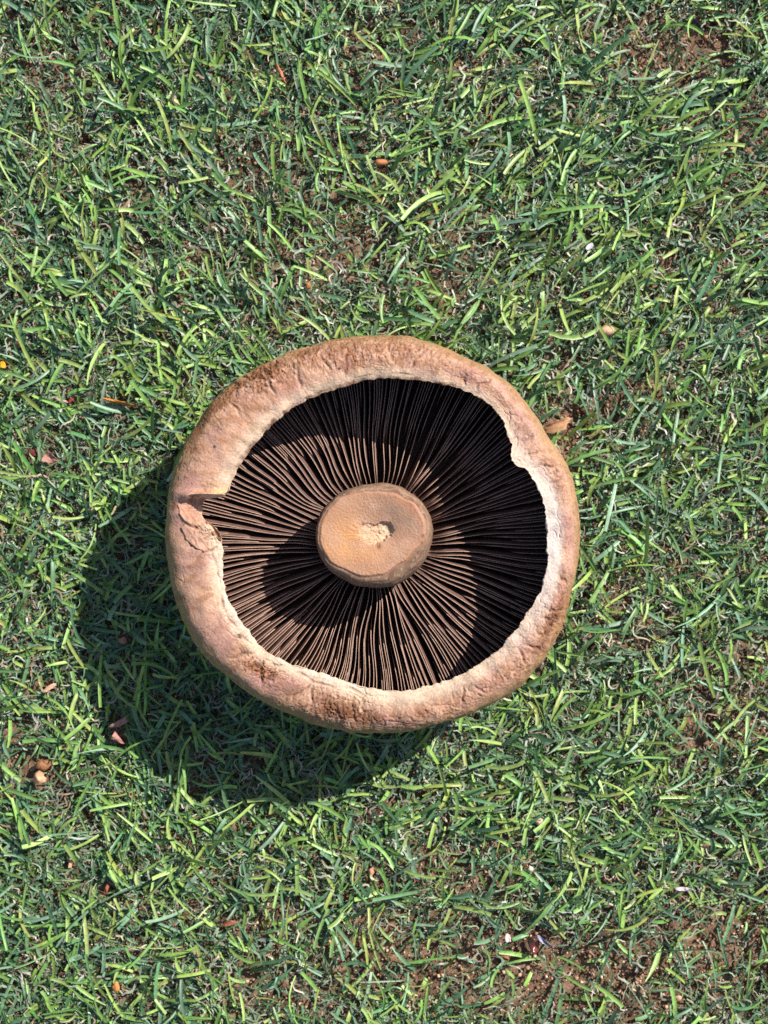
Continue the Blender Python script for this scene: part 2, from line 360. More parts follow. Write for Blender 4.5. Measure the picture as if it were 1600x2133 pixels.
# torn flaps at the cleft
def rimz(x, y):
    m = (np.abs(PX-x) < 6) & (np.abs(PY-y) < 6) & onB
    return float(np.median(P[..., 2][m])) if m.any() else ZR
def sheet(name, pts_px, zs, thick, mat, col, parent=None, n=10, seed=0, curl=0.0):
    """thin torn piece: outline in photo pixels with heights, filled, given thickness"""
    p = np.array(pts_px, float); zz = np.array(zs, float)
    m = 6*len(p); t = np.linspace(0, len(p), m, endpoint=False)
    i0 = t.astype(int) % len(p); i1 = (i0+1) % len(p); fr = (t-t.astype(int))[:, None]
    q = p[i0]*(1-fr)+p[i1]*fr; qz = zz[i0]*(1-fr[:, 0])+zz[i1]*fr[:, 0]
    x, y = px2w(q[:, 0], q[:, 1], qz)
    ctr = np.array([x.mean(), y.mean(), qz.mean()])
    rim = np.stack([x, y, qz], -1)
    K_ = np.linspace(0.05, 1, n)
    g = ctr+(rim-ctr)[None]*K_[:, None, None]
    size = np.abs(rim-ctr).max()
    g[..., 2] += curl*(K_[:, None]**2)*size*np.cos(np.linspace(0, 2*math.pi, m)*2+seed)[None] + 0.10*size*fbm(g[..., 0]*2.5/size+seed, g[..., 1]*2.5/size, 0, 3)
    jit = 0.09*size*noise(np.arange(m)*0.6+seed*7, seed)
    g[-1, :, 0] += jit; g[-1, :, 1] -= jit
    top = g.copy(); bot = g.copy(); top[..., 2] += thick/2; bot[..., 2] -= thick/2
    top[-1, :, 2] -= thick*0.3; bot[-1, :, 2] += thick*0.3
    A = np.concatenate([top, bot[::-1]], 0)
    VV = np.concatenate([A.reshape(-1, 3), [[top[0, :, 0].mean(), top[0, :, 1].mean(), top[0, :, 2].mean()]], [[bot[0, :, 0].mean(), bot[0, :, 1].mean(), bot[0, :, 2].mean()]]])
    nn = 2*n; jj = np.arange(m); j2 = (jj+1) % m
    FFs = [grid_faces(nn, m), np.stack([np.full(m, nn*m), j2, jj], -1), np.stack([np.full(m, nn*m+1), (nn-1)*m+jj, (nn-1)*m+j2], -1)]
    cc = np.broadcast_to(col, VV.shape)*(1+0.16*fbm(VV[:, 0]*1500, VV[:, 1]*1500, seed, 3))[:, None]
    return mesh_np(name, VV, FFs, mat, parent, col=cc)
for pts, lift, colr, sd_ in (
    ([(429,1085),(438,1088),(449,1099),(460,1112),(463,1126),(455,1124),(444,1112),(434,1099)], [.0012,.002,.0022,.002,.001,.0003,.0002,.0004], lin(176, 126, 92, K), 1),
    ([(377,1098),(386,1092),(404,1100),(422,1118),(434,1140),(426,1150),(406,1140),(388,1124)], [.0003,.0002,.0001,.0001,.0001,.0002,.0003,.0003], lin(200, 154, 130, K), 2),
    ([(370,1050),(379,1052),(392,1066),(404,1086),(398,1094),(384,1084),(374,1070)], [.0003,.0003,.0003,.0003,.0003,.0004,.0004], lin(198, 148, 122, K), 3)):
    sheet('torn_flap', pts, [rimz(x, y)+0.45*l_ for (x, y), l_ in zip(pts, lift)], 0.0005, M_CAP, colr, cap, seed=sd_, curl=.03)

# stem
NS = 540
TS = np.arange(NS)*2*math.pi/NS; cs, ss = np.cos(TS), np.sin(TS)
SX, SY = 778.0, 1112.0
fr_ = polar(FACE, SX, SY, TS, 4)+2.2*fbm(cs*4, ss*4, 1, 3); orr = polar(STEMO, SX, SY, TS, 5)
ZF, ZM, Z0 = 0.0470, 0.0385, 0.0190
srow = []
for i in range(22):                      # base up to the widest part
    g = i/21; k = sstep(0, 1, g)
    rr = orr*(0.70+0.30*math.sin(g*math.pi/2)**0.8); ox = 6*(1-g); oy = 10*(1-g)
    srow.append((rr, Z0+(ZM-Z0)*g+0*rr, ox, oy, 0, g))
for i in range(1, 26):                   # widest part up to the cut edge
    g = i/25; q = g*math.pi/2
    rr = fr_+(orr-fr_)*math.cos(q)**0.9; z = ZM+(ZF-0.0006-ZM)*math.sin(q)**0.75
    srow.append((rr, z+0*rr, 0, 0, 1, g))
NFa = 90
for i in range(1, NFa+1):                # cut face
    g = i/NFa; rr = fr_*(1-g*0.995)
    srow.append((rr, ZF-0.0006+0.0006*sstep(0, .06, g)+0*rr, 0, 0, 2, g))
SR = np.array([r[0] for r in srow]); SZ = np.array([np.broadcast_to(r[1], (NS,)) for r in srow])
ox = np.array([r[2] for r in srow])[:, None]; oy = np.array([r[3] for r in srow])[:, None]
ssec = np.array([r[4] for r in srow])[:, None]; sg = np.array([r[5] for r in srow])[:, None]
SPX = SX+ox+SR*cs; SPY = SY+oy-SR*ss
# surface detail in photo pixels
def inside(poly, x, y):
    r = np.zeros(x.shape, bool); n = len(poly)
    for i in range(n):
        x1, y1 = poly[i]; x2, y2 = poly[(i+1) % n]
        c = ((y1 > y) != (y2 > y)) & (x < (x2-x1)*(y-y1)/(y2-y1+1e-12)+x1)
        r ^= c
    return r
jx = SPX+2.2*noise(SPX*.2, SPY*.2, 1); jy = SPY+2.2*noise(SPX*.2, SPY*.2, 5)
pit = sum(inside(PIT, jx+a_, jy+b_).astype(float) for a_, b_ in ((0,0),(1.6,0),(-1.6,0),(0,1.6),(0,-1.6)))/5
depth = 0.0013*sstep(745, 812, SPX-0.25*(SPY-1105))
isf = (ssec == 2)
dz = np.where(isf, -pit*depth*(1-0.35*sstep(.0, .5, noise(SPX*.09, SPY*.09, 4))), 0)
dz += np.where(isf, pit*0.0003*fbm(SPX*.12, SPY*.12, 6, 3), 0)
dz += np.where(isf, -0.0009*np.exp(-((SPX-790)/60)**2-((SPY-1105)/50)**2)+0.0004*fbm(SPX*.015, SPY*.015, 2, 2)+0.00009*fbm(SPX*.22, SPY*.22, 3, 3), 0)
dz += np.where(isf, -0.00012*sstep(.6, .9, 1-np.abs(noise(SPX*.05+.06*SPY, SPY*.16, 8)))*np.exp(-((SPX-750)/40)**2-((SPY-1110)/25)**2), 0)
SXW, SYW = px2w(SPX, SPY, SZ)
SP = np.stack([SXW, SYW, SZ+dz], -1)
side = ~isf
strk = fbm(cs*4+0*SR, ss*4+0*SR, SZ*1500+0.8*noise(cs*6+0*SR, ss*6+0*SR, SZ*200), 3); wob = fbm(cs*2.2+0*SR, ss*2.2+0*SR, SZ*60, 2)
rad = np.where(side, 0.00022*strk+0.0004*wob, 0.0004*wob*(1-sg))
SP[..., 0] += cs*rad; SP[..., 1] += ss*rad
Cs = np.broadcast_to(lin(194, 146, 116, K), SR.shape+(3,)).copy()
Cs = mixc(Cs, lin(226, 164, 106, K), np.exp(-((SPX-730)/60)**2-((SPY-1125)/45)**2)*0.9)
Cs = mixc(Cs, lin(152, 122, 102, K), np.exp(-((SPX-830)/70)**2-((SPY-1075)/50)**2)*np.clip(.75+.5*fbm(SPX*.03, SPY*.03, 12, 3), 0, 1))
Cs = mixc(Cs, lin(206, 164, 140, K), 0.5*sstep(-.2, .5, fbm(SPX*.02, SPY*.02, 7, 3)))
Cs = mixc(Cs, lin(168, 108, 80, K), np.where(isf, np.exp(-(sg/.045)**2), 0)*0.75*np.clip(.55+.9*fbm(cs*3+0*SR, ss*3+0*SR, 2, 3), .1, 1))
Cs = mixc(Cs, lin(186, 118, 84, K), np.where(isf, np.exp(-((sg-.1)/.08)**2)*np.exp(-((wrap(np.degrees(TS)-35))/30)**2), 0)*0.5)
Cs = mixc(Cs, lin(242, 214, 178, K), pit*sstep(.0006, .0015, depth)*0.85); Cs = mixc(Cs, lin(230, 194, 158, K), pit*0.5)
for x, y, r in [(757,1092,3.5),(882,1116,3),(880,1131,2.5),(790,1138,5)]:
    Cs = mixc(Cs, lin(104, 64, 44, K), np.where(isf, np.exp(-((SPX-x)/r)**2-((SPY-y)/(r*1.3))**2), 0)*.8)
Cs *= (1+0.09*fbm(SPX*.35, SPY*.35, 2, 3)+.05*noise(SPX*.6, SPY*.6, 1))[..., None]
sidec = mixc(np.broadcast_to(lin(160, 126, 102, K), Cs.shape), lin(128, 96, 76, K), sstep(-.2, .5, strk))
sidec = mixc(sidec, lin(206, 180, 152, K), 0.45*sstep(.15, .5, noise(cs*16+0*SR, ss*16+0*SR, SZ*3200)))
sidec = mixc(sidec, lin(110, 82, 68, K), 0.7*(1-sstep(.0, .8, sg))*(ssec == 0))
Cs = np.where(side[..., None], sidec, Cs)
nr = SP.shape[0]
V = np.concatenate([SP.reshape(-1, 3), [SP[-1].mean(0)]])
jj = np.arange(NS); j2 = (jj+1) % NS
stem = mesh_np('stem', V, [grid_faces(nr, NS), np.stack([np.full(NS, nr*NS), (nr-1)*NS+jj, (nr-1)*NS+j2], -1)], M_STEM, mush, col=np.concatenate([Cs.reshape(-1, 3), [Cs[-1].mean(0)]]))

# gills: full, two-thirds and short ones in turn
BX, BY = 784.0, 1120.0
wall_r = polar([(CX+(ri+(ro-ri)*0.30)*c_, CY-(ri+(ro-ri)*0.30)*s_) for ri, ro, c_, s_ in zip(r_in[::4], r_out[::4], ct[::4], st[::4])], BX, BY, TH, 2)
stem_r = polar(STEMO, BX, BY, TH, 4)
grng = np.random.default_rng(11)
NG = 300
NSt = 15
for k in range(NG):
    kind = (0, 2, 1)[k % 3]
    a0 = (k+grng.uniform(-.45, .45))*2*math.pi/NG
    a0 += 0.014*math.sin(a0*9+1)+0.010*math.sin(a0*23)+0.006*math.sin(a0*41+2)
    rwl = np.interp(a0 % (2*math.pi), TH, wall_r, period=2*math.pi); rs = np.interp(a0 % (2*math.pi), TH, stem_r, period=2*math.pi)
    if kind == 0: r0 = rs*0.90+grng.uniform(-3, 6)
    elif kind == 1: r0 = rs+(rwl-rs)*grng.uniform(.18, .42)
    else: r0 = rs+(rwl-rs)*grng.uniform(.45, .8)
    if kind == 2 and grng.random() < 0.18: r0 = rs+(rwl-rs)*grng.uniform(.2, .4)
    g = np.linspace(0, 1, NSt)**(1.25 if kind == 0 else 1.0)
    r = r0+(rwl-r0)*g
    rr01 = (r-rs)/(rwl-rs)
    # sideways bends shared by neighbours + own wander
    bx, by = math.cos(a0), math.sin(a0)
    bend = 7.0*noise(bx*2.0, by*2.0, rr01*1.6+3)*np.sin(np.clip(rr01, 0, 1)*math.pi)
    bend = bend+4.5*noise(bx*5+4, by*5, rr01*2+1)*np.exp(-(rr01/.22)**2)*1.6 + 1.6*noise(k*3.7, rr01*2.2, 2)
    lean = 17.0*math.cos(a0-math.radians(165))+(8.0*noise(bx*1.3+9, by*1.3, rr01*1.1)+7.0*noise(bx*4, by*4+7, rr01*1.6)+3.2*noise(k*1.9, rr01*1.4, 5))*(0.7+0.7*np.exp(-(rr01/.3)**2))
    hgt = 0.0072*(1-0.12*rr01)+0.0005*noise(bx*6, by*6, rr01*3)+grng.uniform(-.0003, .0003)
    if kind == 0: hgt = hgt*(0.35+0.65*sstep(-0.02, .16, g))
    else: hgt = hgt*(0.12+0.88*sstep(0, .30 if kind == 1 else .45, g))*(1 if kind == 1 else .95)
    tx, ty = -math.sin(a0), -math.cos(a0)               # tangent in photo pixels (y down)
    zb = np.full(NSt, 0.0194)
    zt = 0.0200+hgt
    px0 = BX+r*math.cos(a0)+bend*tx; py0 = BY-r*math.sin(a0)+bend*ty
    def pt(off, z):
        return np.stack([*px2w(px0+off*tx, py0+off*ty, z), z], -1)
    hw = 0.95+0.25*noise(k*.7, rr01*4, 1)
    zm = zt-(zt-zb)*0.45
    cols = [pt(-hw, zb), pt(lean*0.45-hw, zm), pt(lean-hw*.65, zt), pt(lean+hw*.65, zt), pt(lean*0.45+hw, zm), pt(hw, zb)]
    A = np.stack(cols, 1)                                # (NSt, 6, 3)
    q = grid_faces(NSt, 6, False)
    mi = np.tile([0, 0, 1, 0, 0], NSt-1)
    endf = np.array([[0, 1, 4, 5], [1, 2, 3, 4]])
    e2 = (NSt-1)*6+endf[:, ::-1]
    mesh_np('gill', A.reshape(-1, 3), np.concatenate([q, endf, e2]), [M_GILL, M_EDGE], mush, matidx=np.concatenate([mi, [0]*4]), smooth=False)

# ------------------------------------------------------------------ small things lying in the turf: (photo px footprint used to keep blades off them)
LITTER = []
def keep(px, py, r): LITTER.append((*px2w(px, py, 0.006), r*S0*(ZC-.006)/DIST))

# ------------------------------------------------------------------ turf
DOME_R, DOME_Z = 0.0615, 0.041
dcx, dcy = px2w(CX-18, CY, 0.041)
def in_dome(x, y, z, m=0.0004):
    r = np.clip(np.hypot(x-dcx, y-dcy)/DOME_R, 0, 1)
    zd = DOME_Z-DOME_Z*(1-r**2.6)**(1/2.6)
    return (np.hypot(x-dcx, y-dcy) < DOME_R) & (z > zd-m)
def ribbons(x, y, z0, L, W, az, el0, el1, twist, roll, S, fold, col, tipcol=None, main=True, taper=0.12, wave=0.0):
    """N ribbons -> verts, faces, colours"""
    n = len(x); t = (np.arange(S)+.5)/S
    A = az[:, None]+twist[:, None]*(t-0.2)[None]
    if wave > 0: A = A+wave*np.sin(t[None]*RNG.uniform(5, 14, (n, 1))+RNG.uniform(0, 6, (n, 1)))
    E = el0[:, None]+(el1-el0)[:, None]*t[None]
    ds = (L/S)[:, None]
    dx, dy, dz = np.cos(A)*np.cos(E)*ds, np.sin(A)*np.cos(E)*ds, np.sin(E)*ds
    zc = lambda a: np.concatenate([np.zeros((n, 1)), np.cumsum(a, 1)], 1)
    X = x[:, None]+zc(dx); Yy = y[:, None]+zc(dy); Zz = z0[:, None]+zc(dz)
    Zz = np.maximum(Zz, 0.0006)
    ok = np.ones(n, bool)
    if main:
        ok &= ~in_dome(X, Yy, Zz).any(1)
        for lx, ly, lr in LITTER:
            ok &= ~((np.hypot(X-lx, Yy-ly) < lr) & (Zz > 0.002)).any(1)
    X, Yy, Zz, A, E, W, roll, col = X[ok], Yy[ok], Zz[ok], A[ok], E[ok], W[ok], roll[ok], col[ok]
    n = len(X)
    A2 = np.concatenate([A, A[:, -1:]], 1); E2 = np.concatenate([E, E[:, -1:]], 1)
    sx, sy = -np.sin(A2), np.cos(A2)
    ux, uy, uz = -np.cos(A2)*np.sin(E2), -np.sin(A2)*np.sin(E2), np.cos(E2)
    cr, sr = np.cos(roll)[:, None], np.sin(roll)[:, None]
    Sx, Sy, Sz = sx*cr+ux*sr, sy*cr+uy*sr, uz*sr
    Ux, Uy, Uz = ux*cr-sx*sr, uy*cr-sy*sr, uz*cr
    tt = np.linspace(0, 1, S+1)
    tp = np.where(RNG.random((n, 1)) < .35, RNG.uniform(.4, .9, (n, 1)), taper)
    hw = (W/2)[:, None]*(1-0.25*(1-tt)**3)[None]*(1-tp*sstep(.45, 1, tt)[None])
    cols = []
    offs = [(-1, 0), (0, -fold), (1, 0)] if fold else [(-1, 0), (1, 0)]
    for a, b in offs:
        cols.append(np.stack([X+Sx*hw*a+Ux*hw*b, Yy+Sy*hw*a+Uy*hw*b, Zz+Sz*hw*a+Uz*hw*b], -1))
    Vv = np.stack(cols, 2)                                 # n, S+1, c, 3
    c = len(offs)
    fi = grid_faces(S+1, c, False)
    Fq = (fi[None]+(np.arange(n)*(S+1)*c)[:, None, None]).reshape(-1, 4)
    shade = 1+0.10*RNG.normal(size=(n, S+1, 1))*0.5
    gr_ = RNG.normal(0, .22, (n, 1, 1))*(tt[None, :, None]-.5)
    cc = col[:, None, :]*shade*(1+gr_)
    cc = cc*np.array([1, 1, 1])[None, None]+0.10*cc.mean(-1, keepdims=True)*RNG.uniform(0, 1, (n, 1, 1))
    cc = np.broadcast_to(cc[:, :, None, :], (n, S+1, c, 3)).copy()
    if fold: cc[:, :, 1] *= 1.10
    return Vv.reshape(-1, 3), Fq, cc.reshape(-1, 3)
def join(parts):
    Vs, Fs, Cs_, o = [], [], [], 0
    for v, f, c in parts:
        Vs.append(v); Fs.append(f+o); Cs_.append(c); o += len(v)
    return np.concatenate(Vs), np.concatenate(Fs), np.concatenate(Cs_)
LIME = [lin(128, 164, 60), lin(144, 174, 80), lin(114, 156, 62), lin(140, 160, 64), lin(104, 150, 64)]
TEAL = [lin(80, 122, 80), lin(94, 136, 94), lin(70, 110, 74), lin(112, 146, 112), lin(88, 132, 76)]
GREY = [lin(108, 130, 102), lin(84, 116, 82), lin(136, 150, 122), lin(176, 166, 142), lin(156, 160, 140), lin(80, 114, 76), lin(112, 142, 92), lin(122, 142, 112), lin(90, 124, 86), lin(88, 126, 68), lin(152, 128, 102)]
def pick(pal, n, sd=0.10):
    p = np.array(pal)[RNG.integers(0, len(pal), n)]
    p = p*0.90+0.10*(p@np.array([.25, .65, .10]))[:, None]
    return np.clip(p*(1+sd*RNG.normal(size=(n, 1)))*(1+0.05*RNG.normal(size=(n, 3))), 0.005, 1)
def orient(x, y, n):
    a = np.where(x < 0, math.radians(128), math.radians(42))+np.radians(25)*noise(x*12, y*12, 4)
    rnd = RNG.uniform(0, 2*math.pi, n)
    use = RNG.random(n) < np.where(y > 0.02, 0.55, 0.2)
    flip = np.where(RNG.random(n) < 0.25, math.pi, 0)
    return np.where(use, a+flip+RNG.normal(0, .45, n), rnd)
def turf(hx, hy, n_blade, n_thatch, main):
    def scatter(n, lo, p=1.0):
        x = RNG.uniform(-hx, hx, n); y = RNG.uniform(-hy, hy, n)
        # tufts: pull toward tuft rows
        k = RNG.random(n) < 1-(1-lo)*(bare(x, y) if main else np.clip(.42*noise(x*55, y*55, 3.3), 0, 1))**p
        return x[k], y[k]
    parts = []
    for pal, frac, zlo, zhi in ((TEAL, .47, 0.0008, 0.0045), (LIME, .53, 0.001, 0.0055)):
        x, y = scatter(int(n_blade*frac), 0.12, .7); n = len(x)
        L = np.clip(RNG.gamma(6, 0.0016, n), 0.004, 0.022); W = np.where(RNG.random(n) < .3, RNG.uniform(.0004, .0009, n), RNG.uniform(0.0008, 0.0015, n))
        el0 = np.radians(np.clip(RNG.normal(26, 15, n), 0, 70)); el1 = el0-np.radians(np.clip(RNG.normal(32, 18, n), -5, 85))
        parts.append(ribbons(x, y, RNG.uniform(zlo, zhi, n), L, W, orient(x, y, n), el0, el1, RNG.normal(0, .55, n), RNG.normal(0, .42, n), 5, .42, pick(pal, n, .16), main=main))
    V1, F1, C1 = join(parts)
    x, y = scatter(n_thatch, 0.22); n = len(x)
    L = RNG.uniform(0.003, 0.009, n); W = RNG.uniform(0.0002, 0.0008, n)
    el0 = np.radians(RNG.normal(16, 18, n)); el1 = np.radians(RNG.normal(-12, 18, n))
    V2, F2, C2 = ribbons(x, y, RNG.uniform(0.0008, 0.0048, n), L, W, RNG.uniform(0, 6.3, n), el0, el1, RNG.normal(0, 2.2, n), RNG.normal(0, .6, n), 6, 0, pick(GREY, n, .2), main=main, taper=.4, wave=.5)
    return (V1, F1, C1), (V2, F2, C2)

# litter registers its place before the turf grows round it
S_G = S0*(ZC-.006)/DIST
def flake(name, label, cat, px, py, w_, h_, rot, colr, mat, z=0.0062, thick=0.0004, seed=0, curl=.15, shape='oval', group=None, tilt=0.0):
    n = 9
    rs_ = np.random.default_rng(seed+50)
    a = np.arange(n)*2*math.pi/n
    rr = {'oval': 1+0.12*rs_.normal(size=n), 'chip': np.where(np.arange(n) % 3 == 0, 1.25, 0.8)*(1+.1*rs_.normal(size=n)), 'strip': 1+0.2*rs_.normal(size=n)}[shape]
    ex = np.cos(a)*rr*w_/2; ey = np.sin(a)*rr*h_/2
    c, s_ = math.cos(math.radians(rot)), math.sin(math.radians(rot))
    pts = [(px+c*u+s_*v, py-s_*u+c*v) for u, v in zip(ex, ey)]
    zs = [z+tilt*u*S_G for u in ex]
    o = sheet(name, pts, zs, thick, mat, colr, None, n=6, seed=seed, curl=curl)
    keep(px, py, max(3, 0.5*min(w_, h_)+1))
    if max(w_, h_) > 1.7*min(w_, h_):
        for t_ in (-.35, .35): keep(px+c*w_*t_, py-s_*w_*t_, max(3, 0.45*h_))
    return tag(o, label, cat, group)
def nugget(name, label, cat, px, py, w_, h_, rot, colr, mat, z=0.004, seed=0, group=None):
    nu, nv = 9, 6
    u = np.arange(nu)*2*math.pi/nu; v = np.linspace(0.12, math.pi-.12, nv)
    d = np.stack([np.sin(v)[:, None]*np.cos(u), np.sin(v)[:, None]*np.sin(u), np.cos(v)[:, None]+0*u], -1)
    k = 1+0.55*noise(d[..., 0]*1.5+seed*3, d[..., 1]*1.3, d[..., 2]*1.3)
    c, s_ = math.cos(math.radians(rot)), math.sin(math.radians(rot))
    lx, ly, lz = d[..., 0]*k*w_/2*S_G, d[..., 1]*k*h_/2*S_G, d[..., 2]*k*min(w_, h_)/2*.8*S_G
    x0, y0 = px2w(px, py, z)
    VV = np.stack([x0+lx*c-ly*s_, y0+lx*s_+ly*c, z+lz], -1)
    A = np.concatenate([VV.reshape(-1, 3), [VV[0].mean(0)], [VV[-1].mean(0)]])
    jj = np.arange(nu); j2 = (jj+1) % nu
    cc = np.broadcast_to(colr, A.shape)*(1+.18*fbm(A[:, 0]*1800, A[:, 1]*1800, seed, 2))[:, None]
    o = mesh_np(name, A, [grid_faces(nv, nu), np.stack([np.full(nu, nu*nv), j2, jj], -1), np.stack([np.full(nu, nu*nv+1), (nv-1)*nu+jj, (nv-1)*nu+j2], -1)], mat, None, col=cc, smooth=False)
    keep(px, py, 0.5*min(w_, h_)+1)
    return tag(o, label, cat, group)
M_DRY = material('dry_matter', attr=True, rough=0.7, spec=0.3, var=0.2, vscale=1200, bump=.4, bscale=1500, bdist=.0003, transl=.1)
M_GLOSS = material('glossy_scrap', attr=True, rough=0.15, spec=0.8, var=0.25, vscale=700, bump=.6, bscale=900, bdist=.0005)
flake('dry_leaf', 'curled tan brown dry leaf scrap lying on bare infill close to the mushroom rim', 'leaf', 1162, 886, 74, 22, 24, lin(176, 134, 100), M_DRY, seed=3, curl=.3, shape='strip', z=.006)
nugget('wood_chip', 'largest pale tan angular chip lying in the grass', 'wood chip', 1261, 691, 36, 25, 20, lin(206, 166, 132), M_DRY, seed=4, z=.005)
flake('petal', 'long dull pink dry petal in the shadow of the mushroom', 'petal', 247, 1506, 46, 14, 26, lin(176, 130, 118), M_DRY, seed=5, curl=.25, shape='strip', z=.007)
flake('petal', 'short dull pink pointed petal in the shadow of the mushroom', 'petal', 243, 1538, 32, 17, -32, lin(184, 132, 120), M_DRY, seed=6, curl=.3, shape='chip', z=.007)
nugget('seed', 'rounded pale brown seed lying within the mushroom shadow', 'seed', 256, 1334, 17, 18, 0, lin(176, 128, 104), M_DRY, seed=7, z=.006)
flake('plastic_scrap', 'dark red glossy scrap lying on bare brown infill', 'scrap', 1112, 1970, 22, 42, 20, lin(122, 62, 52), M_GLOSS, seed=8, curl=.5, shape='oval', z=.005, thick=.0008)
flake('plastic_sliver', 'grey violet shiny sliver beside the dark red scrap', 'scrap', 1136, 1962, 40, 8, -38, lin(150, 150, 176), M_GLOSS, seed=9, curl=.5, shape='strip', z=.006)
nugget('seed', 'bright orange brown oval seed on the infill', 'seed', 242, 2056, 15, 24, 12, lin(206, 138, 76), M_DRY, seed=10, z=.005)
nugget('wood_chip', 'salmon pink angular chip beside a patch of bare infill', 'wood chip', 83, 1621, 30, 24, -30, lin(220, 166, 130), M_DRY, seed=11, z=.006)
nugget('wood_chip', 'rough brown chunk of bark beside the salmon pink chip', 'bark', 88, 1594, 32, 24, 10, lin(150, 106, 74), M_DRY, seed=31, z=.004)
nugget('pebble', 'round pale tan pebble on brown infill', 'pebble', 1412, 2078, 14, 14, 0, lin(216, 170, 136), M_DRY, seed=12, z=.004)
flake('petal', 'tiny white teardrop petal beside the dark red scrap', 'petal', 1058, 1955, 11, 20, 8, lin(226, 206, 200), M_DRY, seed=13, z=.006)
flake('petal', 'thin pale lilac strip of dry petal in the grass', 'petal', 1428, 1853, 40, 9, -6, lin(206, 186, 196), M_DRY, seed=14, shape='strip', z=.006)
nugget('pebble', 'small pinkish beige pebble among dense green blades', 'pebble', 1124, 1712, 17, 16, 0, lin(212, 176, 152), M_DRY, seed=15, z=.005)
flake('leaf_scrap', 'rust red torn leaf scrap lying flat in the grass', 'leaf', 478, 1922, 36, 13, 4, lin(146, 92, 66), M_DRY, seed=16, shape='chip', z=.005)
flake('leaf_scrap', 'tiny upright orange red sliver between green blades', 'leaf', 221, 1854, 7, 26, -20, lin(166, 98, 70), M_DRY, seed=17, shape='strip', z=.006)
flake('straw', 'straight orange brown straw of dead grass', 'straw', 584, 150, 52, 7, -62, lin(196, 122, 84), M_DRY, seed=18, shape='strip', z=.007, curl=.1)
flake('straw', 'bent orange straw lying among green blades to the side of the mushroom', 'straw', 248, 838, 66, 8, -14, lin(206, 132, 62), M_DRY, seed=19, shape='strip', z=.007, curl=.4)
flake('petal', 'bright yellow orange petal scrap', 'petal', 6, 760, 12, 16, 30, lin(240, 172, 40), M_DRY, seed=20, z=.007)
flake('leaf_scrap', 'dull pink crumpled leaf scrap in the grass', 'leaf', 104, 954, 40, 26, -25, lin(172, 128, 112), M_DRY, seed=21, shape='chip', z=.005, curl=.4)
flake('leaf_scrap', 'small dark red leaf scrap beside the dull pink one', 'leaf', 69, 944, 14, 16, 40, lin(120, 52, 44), M_DRY, seed=22, z=.005)
nugget('seed', 'flat round orange brown seed among dark blades', 'seed', 793, 339, 26, 15, 0, lin(190, 122, 80), M_DRY, seed=23, z=.005)
nugget('seed', 'tiny orange brown seed near a tuft of fine thatch', 'seed', 588, 30, 13, 9, 10, lin(196, 116, 72), M_DRY, seed=24, z=.005)
flake('petal', 'pale lilac white petal flake on dark green blades', 'petal', 1228, 514, 20, 11, 35, lin(214, 206, 218), M_DRY, seed=25, z=.007)
nugget('seed', 'amber brown seed wedged between two dark blades', 'seed', 642, 595, 10, 15, 0, lin(170, 112, 62), M_DRY, seed=26, z=.005)
flake('leaf_scrap', 'narrow dark red scrap beside the bent orange straw', 'leaf', 147, 835, 16, 8, 35, lin(150, 60, 48), M_DRY, seed=27, shape='strip', z=.006)
flake('wood_splinter', 'pale pinkish wood splinter near the edge of the mushroom shadow', 'splinter', 103, 1433, 34, 8, 35, lin(214, 168, 142), M_DRY, seed=28, shape='strip', z=.007)
nugget('pebble', 'small salmon pebble among sparse blades', 'pebble', 774, 1815, 11, 16, -8, lin(206, 142, 112), M_DRY, seed=29, z=.004)
flake('leaf_scrap', 'orange rust flake of leaf beside the dark red scrap', 'leaf', 1052, 1990, 20, 14, -40, lin(164, 106, 70), M_DRY, seed=30, shape='chip', z=.004)
nugget('seed', 'small cream seed husk on the turf', 'seed', 1105, 1810, 11, 14, 20, lin(226, 206, 182), M_DRY, seed=33, z=.005)
flake('wood_splinter', 'short tan splinter lying in sparse blades', 'splinter', 146, 1800, 8, 20, -10, lin(204, 160, 128), M_DRY, seed=34, shape='strip', z=.005)

HX, HY = 0.18, 0.24
(bv, bf, bc), (tv, tf, tcx) = turf(HX, HY, 36000, 80000, True)
tag(mesh_np('grass', bv, bf, M_BLADE, col=bc), 'short green artificial turf blades, lime and blue green, around the mushroom', 'grass', kind='stuff')
tag(mesh_np('thatch', tv, tf, M_THATCH, col=tcx), 'fine curled grey green fibres matted between the turf blades', 'thatch', kind='stuff')
